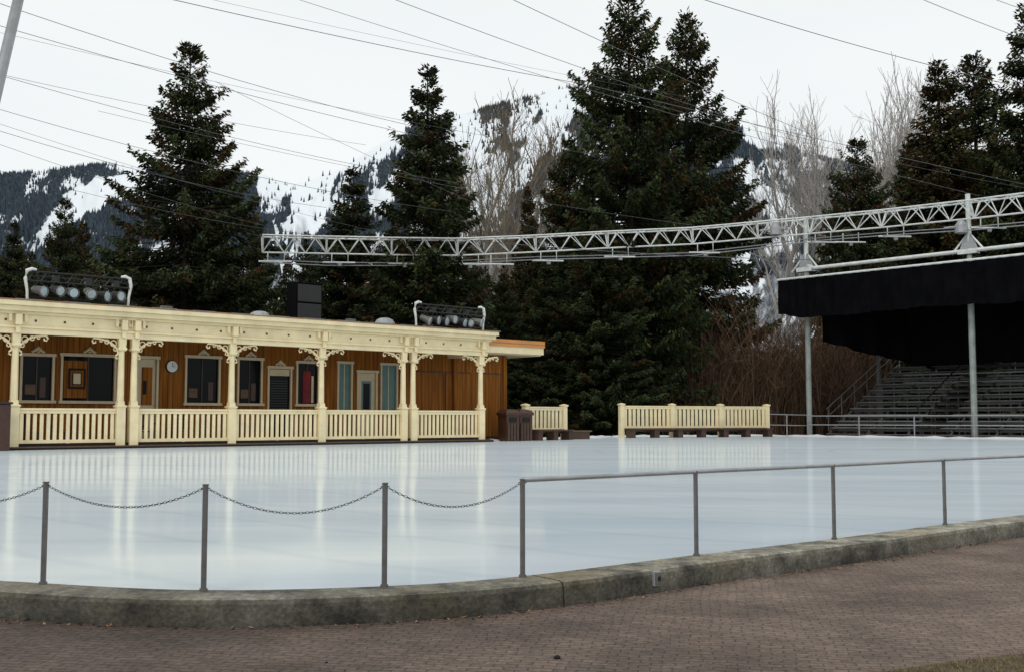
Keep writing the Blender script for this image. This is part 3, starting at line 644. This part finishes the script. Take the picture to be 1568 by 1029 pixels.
# ---------------------------------------------------------------- trees
def spruce(seed,Ht=20.,R=4.5,n=26000,brown=.0,power=.8,tint=(.031,.043,.020),cap=.68,ls=1.0):
    r=np.random.default_rng(seed)
    nb=int(Ht*24)
    zb=np.sort(r.uniform(0.02,1,nb)); zb=zb+.006*np.sin(zb*Ht*5.0)
    az=r.uniform(0,2*np.pi,nb)
    lob=1+.13*np.sin(az*2+seed+zb*6)+.10*np.sin(az*5+zb*20+seed*2)+.07*np.sin(zb*31+seed)
    prof=np.clip(1-zb,0,1)**power; prof=cap*np.tanh(prof/cap*1.05)*1.12; prof=prof*np.clip(.8+zb*2,0,1)
    Lb=(R*prof*lob*r.uniform(.66,1.14,nb)+.10)
    wt=Lb**1.35+.05; wt/=wt.sum()
    bi=r.choice(nb,n,p=wt); s=r.uniform(0,1,n)**.6
    L_=Lb[bi]; A=az[bi]; Z0=zb[bi]*Ht
    el=np.interp(zb[bi],[0,.4,.8,1],[-.30,-.15,.2,.9])
    rad=L_*s; zz=Z0+rad*el-.16*L_*s*(1-s)*2+.14*L_*s**3
    dirx,diry=np.cos(A),np.sin(A); sx,sy=-diry,dirx
    side=r.choice([-1,1],n)*r.uniform(0,1,n)
    tw=(.16+.30*L_*(1-s)*.6)*r.uniform(.5,1.2,n)
    base=np.c_[dirx*rad,diry*rad,zz]+r.normal(0,.05,(n,3))
    off=side*tw; base=base+np.c_[sx*off,sy*off,-.35*np.abs(off)-r.random(n)*.18*np.minimum(L_,1.5)]
    d=np.c_[dirx*.7+sx*side*.8,diry*.7+sy*side*.8,-.45+r.normal(0,.4,n)]; d/=np.linalg.norm(d,axis=1)[:,None]
    top=zb[bi]>.93; d[top,2]+=.8
    ln=ls*(r.uniform(.13,.36,n)*np.interp(zb[bi],[0,1],[1.1,.7]))[:,None]
    q=np.cross(d,r.normal(0,1,(n,3))); q/=np.linalg.norm(q,axis=1)[:,None]; wd=ls*(r.uniform(.035,.075,n))[:,None]
    V=np.zeros((n,4,3)); V[:,0]=base-d*ln*.15; V[:,1]=base+d*ln*.35+q*wd; V[:,2]=base+d*ln; V[:,3]=base+d*ln*.35-q*wd
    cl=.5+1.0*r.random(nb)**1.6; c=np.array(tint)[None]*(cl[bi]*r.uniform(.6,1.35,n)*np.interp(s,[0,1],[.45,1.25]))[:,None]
    yel=r.random(n)<.18; c[yel]*=np.array([1.8,1.45,.8])
    bc=np.array([.085,.045,.021]); pb=np.clip(brown*np.interp(zb[bi],[0,.3,.75,1],[.1,.35,.8,1.2]),0,1)
    ib=(r.random(nb)[bi]<pb)&(s>.35)&(r.random(n)<.55); c[ib]=bc*r.uniform(.4,1.1,(ib.sum(),1))
    V=V.reshape(-1,3); Fc=np.arange(4*n).reshape(-1,4); C=np.repeat(c,4,axis=0)
    k=6; ang_=np.linspace(0,2*np.pi,k,endpoint=False); tv=[];tf=[]
    for t,rr in ((0,.34),(.3,.25),(.7,.12),(1.0,.015)):
        tv.append(np.c_[np.cos(ang_)*rr,np.sin(ang_)*rr,np.full(k,t*Ht*1.0-(.3 if t==0 else 0))])
    tv=np.vstack(tv); o=len(V)
    for a in range(3):
        for j in range(k): tf.append((o+a*k+j,o+a*k+(j+1)%k,o+(a+1)*k+(j+1)%k,o+(a+1)*k+j))
    V=np.vstack([V,tv]); C=np.vstack([C,np.tile([.05,.035,.025],(len(tv),1))]); Fc=np.vstack([Fc,np.array(tf)])
    e1=np.c_[np.cos(az)*Lb*.85,np.sin(az)*Lb*.85,zb*Ht+Lb*.85*np.interp(zb,[0,.4,.8,1],[-.30,-.15,.2,.9])]; b0=np.c_[np.zeros(nb),np.zeros(nb),zb*Ht]
    up=np.array([0,0,.035]); lv=np.stack([b0-up,e1-up*.3,e1+up*.3,b0+up],1).reshape(-1,3); o=len(V)
    V=np.vstack([V,lv]); C=np.vstack([C,np.tile([.04,.03,.022],(len(lv),1))]); Fc=np.vstack([Fc,o+np.arange(4*nb).reshape(-1,4)])
    return np_mesh('spruce_mesh',V,Fc,'needle',C)
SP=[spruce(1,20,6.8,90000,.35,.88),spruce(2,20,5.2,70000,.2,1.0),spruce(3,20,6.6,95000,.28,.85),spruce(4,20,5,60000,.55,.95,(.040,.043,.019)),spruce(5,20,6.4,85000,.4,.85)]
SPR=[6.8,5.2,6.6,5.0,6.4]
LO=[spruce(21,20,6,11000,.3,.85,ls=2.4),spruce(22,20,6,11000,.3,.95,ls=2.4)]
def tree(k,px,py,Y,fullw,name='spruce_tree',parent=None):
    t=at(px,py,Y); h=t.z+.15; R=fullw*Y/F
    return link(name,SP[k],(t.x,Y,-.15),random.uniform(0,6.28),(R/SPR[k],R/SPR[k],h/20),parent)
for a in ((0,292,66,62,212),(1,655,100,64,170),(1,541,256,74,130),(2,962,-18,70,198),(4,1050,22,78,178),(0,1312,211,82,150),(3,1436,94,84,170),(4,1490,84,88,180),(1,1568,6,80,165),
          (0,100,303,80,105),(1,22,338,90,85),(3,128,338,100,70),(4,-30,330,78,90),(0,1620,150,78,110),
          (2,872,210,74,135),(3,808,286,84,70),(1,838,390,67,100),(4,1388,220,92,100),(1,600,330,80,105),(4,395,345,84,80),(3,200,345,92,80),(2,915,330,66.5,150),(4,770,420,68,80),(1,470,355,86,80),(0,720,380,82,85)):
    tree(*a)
row=empty('distant_tree_row'); rr=random.Random(5)
for i in range(76):
    px=-60+i*23+rr.uniform(-10,10); 
    if 1050<px<1250: yy=rr.uniform(520,570)
    elif px>1250: yy=rr.uniform(300,400)
    elif 690<px<800: yy=rr.uniform(400,450)
    else: yy=rr.uniform(375,440)
    Y=rr.uniform(92,125)
    t=at(px,yy,Y); k=rr.choice([0,1]); R=rr.uniform(55,78)*Y/F
    link('tree',LO[k],(t.x,Y,-.15),rr.uniform(0,6.28),(R/6,R/6,(t.z+.15)/20),row)
def bare(seed,Ht,spread,matk,levels=6,twr=.02,upb=.18):
    r=random.Random(seed); V=[];Fc=[]
    def seg(a,c,r0,r1,n):
        d=(c-a).normalized(); up=Vector((0,0,1)) if abs(d.z)<.9 else Vector((1,0,0)); x=d.cross(up).normalized(); y=d.cross(x); o=len(V)
        for p,q in ((a,r0),(c,r1)):
            for j in range(n): t=2*math.pi*j/n; V.append(tuple(p+(x*math.cos(t)+y*math.sin(t))*q))
        for j in range(n): Fc.append((o+j,o+(j+1)%n,o+n+(j+1)%n,o+n+j))
    def grow(p,d,L_,rad,lv):
        n=3; cur=p; dd=d.copy()
        for i in range(n):
            nd=(dd+Vector((r.gauss(0,.13),r.gauss(0,.13),r.gauss(.06,.08)))).normalized(); nx=cur+nd*L_/n
            r1=rad*(1-.3/n*(i+1)); seg(cur,nx,max(twr,rad*(1-.3/n*i)),max(twr*.7,r1),3 if lv>1 else 6)
            cur=nx; dd=nd
            if lv<levels and (i>0 or lv>0):
                for _ in range(1 if lv<2 or r.random()<.7 else 0):
                    a=r.uniform(.35,.85)*spread; az=r.uniform(0,6.28); x=dd.orthogonal().normalized(); y=dd.cross(x)
                    nd2=(dd*math.cos(a)+(x*math.cos(az)+y*math.sin(az))*math.sin(a)+Vector((0,0,upb))).normalized()
                    grow(cur,nd2,L_*r.uniform(.5,.8),r1*.58,lv+1)
        if lv<levels: grow(cur,dd,L_*.72,rad*.65,lv+1)
    grow(Vector((0,0,0)),Vector((0,0,1)),Ht*.30,Ht*.013,0)
    V=np.array(V); V[:,2]*=Ht/np.percentile(V[:,2],99.7); Fc=np.array(Fc)
    return np_mesh('bare_tree_mesh',V,Fc,matk)
BT=[bare(1,24,1.0,'cotton',6,.017),bare(2,24,1.05,'cotton',6,.017),bare(3,24,.9,'cotton',6,.017)]
BA=[bare(11,24,1.0,'aspen',6,.014,.28),bare(12,24,1.0,'aspen',6,.014,.28),bare(15,24,1.0,'aspen',6,.014,.28)]
print('bare',[len(m.polygons) for m in BT+BA])
for k,px,py,Y,w_ in ((0,745,150,112,1.0),(1,702,180,118,.9),(2,795,178,120,1),(0,850,185,125,1.0),(2,725,250,105,.8)):
    t=at(px,py,Y); h=(t.z+.15)/24; link('cottonwood_tree',BT[k],(t.x,Y,-.15),random.uniform(0,6),(h*w_,h*w_,h))
for k,px,py,Y in ((0,1268,118,125),(1,1385,112,125),(2,1228,165,135),(1,1335,155,130),(0,1165,175,140),(2,1300,145,120),(0,1400,140,135)):
    t=at(px,py,Y); h=(t.z+.15)/24; link('aspen_tree',BA[k],(t.x,Y,-.15),random.uniform(0,6),(h*.95,h*.95,h))
def thicket(n,pxr,Yr,hr,seed):
    r=np.random.default_rng(seed); Y=r.uniform(*Yr,n); px=r.uniform(*pxr,n); X=(px-784)/F*Y
    X=np.round(X/1.3)*1.3+r.normal(0,.25,n)
    h=r.uniform(*hr,n)*(.7+.4*np.sin(X*.9)**2); az=r.uniform(0,6.28,n); ln=h*r.uniform(.1,.6,n); K=5
    P=[]
    for j in range(K+1):
        t=j/K; P.append(np.c_[X+np.cos(az)*ln*t**1.6+r.normal(0,.06,n),Y+np.sin(az)*ln*t**1.6,-.15+h*(t-.18*t**3)])
    P=np.stack(P,1); wv=np.c_[-np.sin(az+r.normal(0,1,n)),np.cos(az),np.zeros(n)]
    wds=np.linspace(.03,.008,K+1)
    A=P+wv[:,None,:]*wds[None,:,None]; B=P-wv[:,None,:]*wds[None,:,None]
    V=np.stack([A,B],2).reshape(-1,3)
    base=(np.arange(n)*(K+1)*2)[:,None]+ (np.arange(K)*2)[None,:]
    Fc=np.stack([base,base+1,base+3,base+2],-1).reshape(-1,4)
    m=n*6; idx=r.integers(0,n,m); j=r.integers(1,K+1,m); p=P[idx,j]; d=r.normal(0,.6,(m,3)); d[:,2]=np.abs(d[:,2])+.2
    L_=r.uniform(.3,1.0,m)[:,None]; q=np.cross(d,r.normal(0,1,(m,3))); q/=np.linalg.norm(q,axis=1)[:,None]; q*=.014
    tv=np.stack([p-q,p+q,p+d*L_+q*.4,p+d*L_-q*.4],1).reshape(-1,3); o=len(V)
    VV=np.vstack([V,tv]); s1=r.uniform(.4,1.6,n); cb=np.array([.135,.085,.055]); C=np.vstack([np.repeat(cb*s1[:,None],(K+1)*2,axis=0),np.repeat(cb*s1[idx][:,None],4,axis=0)])
    return np_mesh('brush',VV,np.vstack([Fc,o+np.arange(4*m).reshape(-1,4)]),'needle',C)
link('brush_thicket',thicket(3600,(1050,1330),(70,84),(4,10.5),3))
link('brush_thicket',thicket(900,(860,1060),(66,72),(1,3),4))
link('brush_thicket',thicket(300,(1110,1240),(86,92),(6,10),8))
# ---------------------------------------------------------------- mountain
def vnoise(x,y,seed,oct=4):
    out=np.zeros_like(x); amp=1.;tot=0
    for o in range(oct):
        g=np.random.default_rng(seed+o).random((256,256)); xi=np.floor(x).astype(int); yi=np.floor(y).astype(int); fx=x-xi; fy=y-yi; fx=fx*fx*(3-2*fx); fy=fy*fy*(3-2*fy)
        a=g[xi%256,yi%256];b_=g[(xi+1)%256,yi%256];c=g[xi%256,(yi+1)%256];d=g[(xi+1)%256,(yi+1)%256]
        out+=amp*((a*(1-fx)+b_*fx)*(1-fy)+(c*(1-fx)+d*fx)*fy); tot+=amp; amp*=.5; x=x*2.03+7; y=y*2.03+3
    return out/tot
rx=[-400,-100,0,60,120,175,215,300,400,440,470,520,570,620,700,780,830,862,885,905,960,1040,1130,1180,1230,1300,1400,1500,1700,2000]
ry=[300,280,268,264,256,252,258,268,266,282,278,260,228,200,176,158,144,134,132,154,174,190,196,208,236,254,266,280,300,330]
ryd=[2900,2900,2800,2800,2800,2800,2750,2600,2400,2300,2300,2300,2350,2400,2500,2600,2650,2700,2700,2700,2600,2500,2400,2400,2300,2300,2300,2300,2300,2300]
def terrain(px,t):
    Yr=np.interp(px,rx,ryd); yr=np.interp(px,rx,ry)
    u=(px-784)/F; v=(514-yr)/F; zr=H+(sp+v*cp)/(cp-v*sp)*Yr
    Y=450+t*(Yr-450); X=u*Y/(cp-v*sp)*1.0
    tt=np.clip(t,0,1); fold=(vnoise(px*.018+5,t*2.2,11)-.5)
    z=zr*np.where(t<=1,tt**1.25,1-(t-1)*1.5)+fold*130*np.sin(np.pi*np.clip(t,0,1))-1*(t<.01)
    return X,Y,z
def proj(X,Y,Z):
    dz_=Z-H; dep=Y*cp+dz_*sp; up=-Y*sp+dz_*cp
    return 784+F*X/dep, 514-F*up/dep
def inpoly(x,y,P):
    ins=np.zeros(x.shape,bool); n=len(P)
    for i in range(n):
        x1,y1=P[i];x2,y2=P[(i+1)%n]
        c=((y1>y)!=(y2>y)); ins^=c&(x<(x2-x1)*(y-y1)/((y2-y1) if y2!=y1 else 1e-9)+x1)
    return ins
runs=[[(180,246),(228,246),(222,305),(175,308),(125,338),(72,375),(50,365),(98,300),(150,272),(188,266)],
 [(436,276),(470,270),(500,262),(522,266),(508,300),(500,345),(480,370),(436,358),(448,320),(440,300)],
 [(550,230),(620,194),(630,216),(594,242),(545,258),(505,278),(488,262),(530,246)],
 [(390,258),(428,266),(446,300),(425,318),(398,300)],
 [(558,298),(604,282),(600,325),(564,332)],
 [(690,180),(724,172),(744,240),(752,340),(712,340),(708,250),(684,215)],
 [(832,146),(864,130),(890,150),(862,198),(828,240),(796,254),(804,212),(828,178)],
 [(880,135),(905,150),(900,175),(880,165)],
 [(745,240),(778,230),(785,330),(752,330)],[(775,180),(800,172),(805,205),(785,225)],
 [(1138,196),(1190,212),(1204,234),(1160,229),(1140,216)],
 [(1124,244),(1152,248),(1168,283),(1204,298),(1222,330),(1226,400),(1158,400),(1180,340),(1148,304),(1124,282)],
 [(1225,236),(1264,250),(1258,266),(1226,254)],[(1122,380),(1152,380),(1150,450),(1122,450)]]
def runmask(X,Y,Z):
    sx,sy=proj(X,Y,Z); jx=(vnoise(sx*.06,sy*.06,31)-.5)*18; jy=(vnoise(sx*.06+50,sy*.06,37)-.5)*14
    m=np.zeros(sx.shape,bool)
    for P in runs: m|=inpoly(sx+jx,sy+jy,P)
    return m,sx,sy
def density(sx,sy,m):
    n1=vnoise(sx*.05+sy*.02,sy*.035,51,5)
    thr=np.full(sx.shape,.60); thr=np.where((sx>395)&(sx<640),.47,thr); thr=np.where((sx>=640)&(sx<905),.52,thr); thr=np.where(sx<230,.62,thr); thr=np.where(sx>1100,.59,thr)
    d=1-np.clip((n1-thr)/.04+.5,0,1)*.86; d=np.where(m,.010,d); return d
nx,nt=760,190
PX,T=np.meshgrid(np.linspace(-350,1950,nx),np.linspace(0,1.25,nt),indexing='ij')
X,Y,Z=terrain(PX,T); m,sx,sy=runmask(X,Y,Z); D=density(sx,sy,m)
sn=np.array([.78,.82,.86]); fo=np.array([.075,.088,.105]); wgt=np.clip((D-.1)/.9,0,1)[...,None]*.86  # fo: forest tone turned bluish, distance haze painted into the colour
fine=vnoise(PX*.35,T*120,77,3)[...,None]; wgt=np.clip(wgt*(.45+fine*1.1),0,1)
C=sn*(1-wgt)+fo*wgt
idx=np.arange(nx*nt).reshape(nx,nt); Fc=np.stack([idx[:-1,:-1],idx[1:,:-1],idx[1:,1:],idx[:-1,1:]],-1).reshape(-1,4)
mt=empty('mountain'); link('slopes',np_mesh('slopes',np.stack([X,Y,Z],-1).reshape(-1,3),Fc,'mount',C.reshape(-1,3),True),parent=mt)
n=86000; px=rng.uniform(-60,1640,n); t=1-(rng.random(n)**1.15)*.72; X,Y,Z=terrain(px,t); m,sx,sy=runmask(X,Y,Z); D=density(sx,sy,m); ok=rng.random(n)<D; X,Y,Z,sx=X[ok],Y[ok],Z[ok],sx[ok]; n=len(X)
h=rng.uniform(6,14,n); R=h*rng.uniform(.15,.24,n); k=5; V=np.zeros((n,k+1,3))
for j in range(k):
    a=2*np.pi*j/k+rng.random(n); V[:,j]=np.c_[X+np.cos(a)*R,Y+np.sin(a)*R,Z-1.0]
V[:,k]=np.c_[X,Y,Z+h]; o=(np.arange(n)*(k+1))[:,None]
Fc=np.stack([o+np.array([[j,(j+1)%k,k]]) for j in range(k)],1).reshape(-1,3)
c=np.array([.045,.061,.077])*rng.uniform(.55,1.35,(n,1)); warm=(sx>690)&(sx<900)&(rng.random(n)<.7); c[warm]=np.array([.078,.070,.056])*rng.uniform(.5,1.4,(warm.sum(),1)); C=np.repeat(c,k+1,axis=0)  # blue-grey conifer base has the aerial haze mixed into its colour
link('distant_forest',np_mesh('distant_forest',V.reshape(-1,3),Fc,'mtree',C),parent=mt)
print('mtn trees',n)
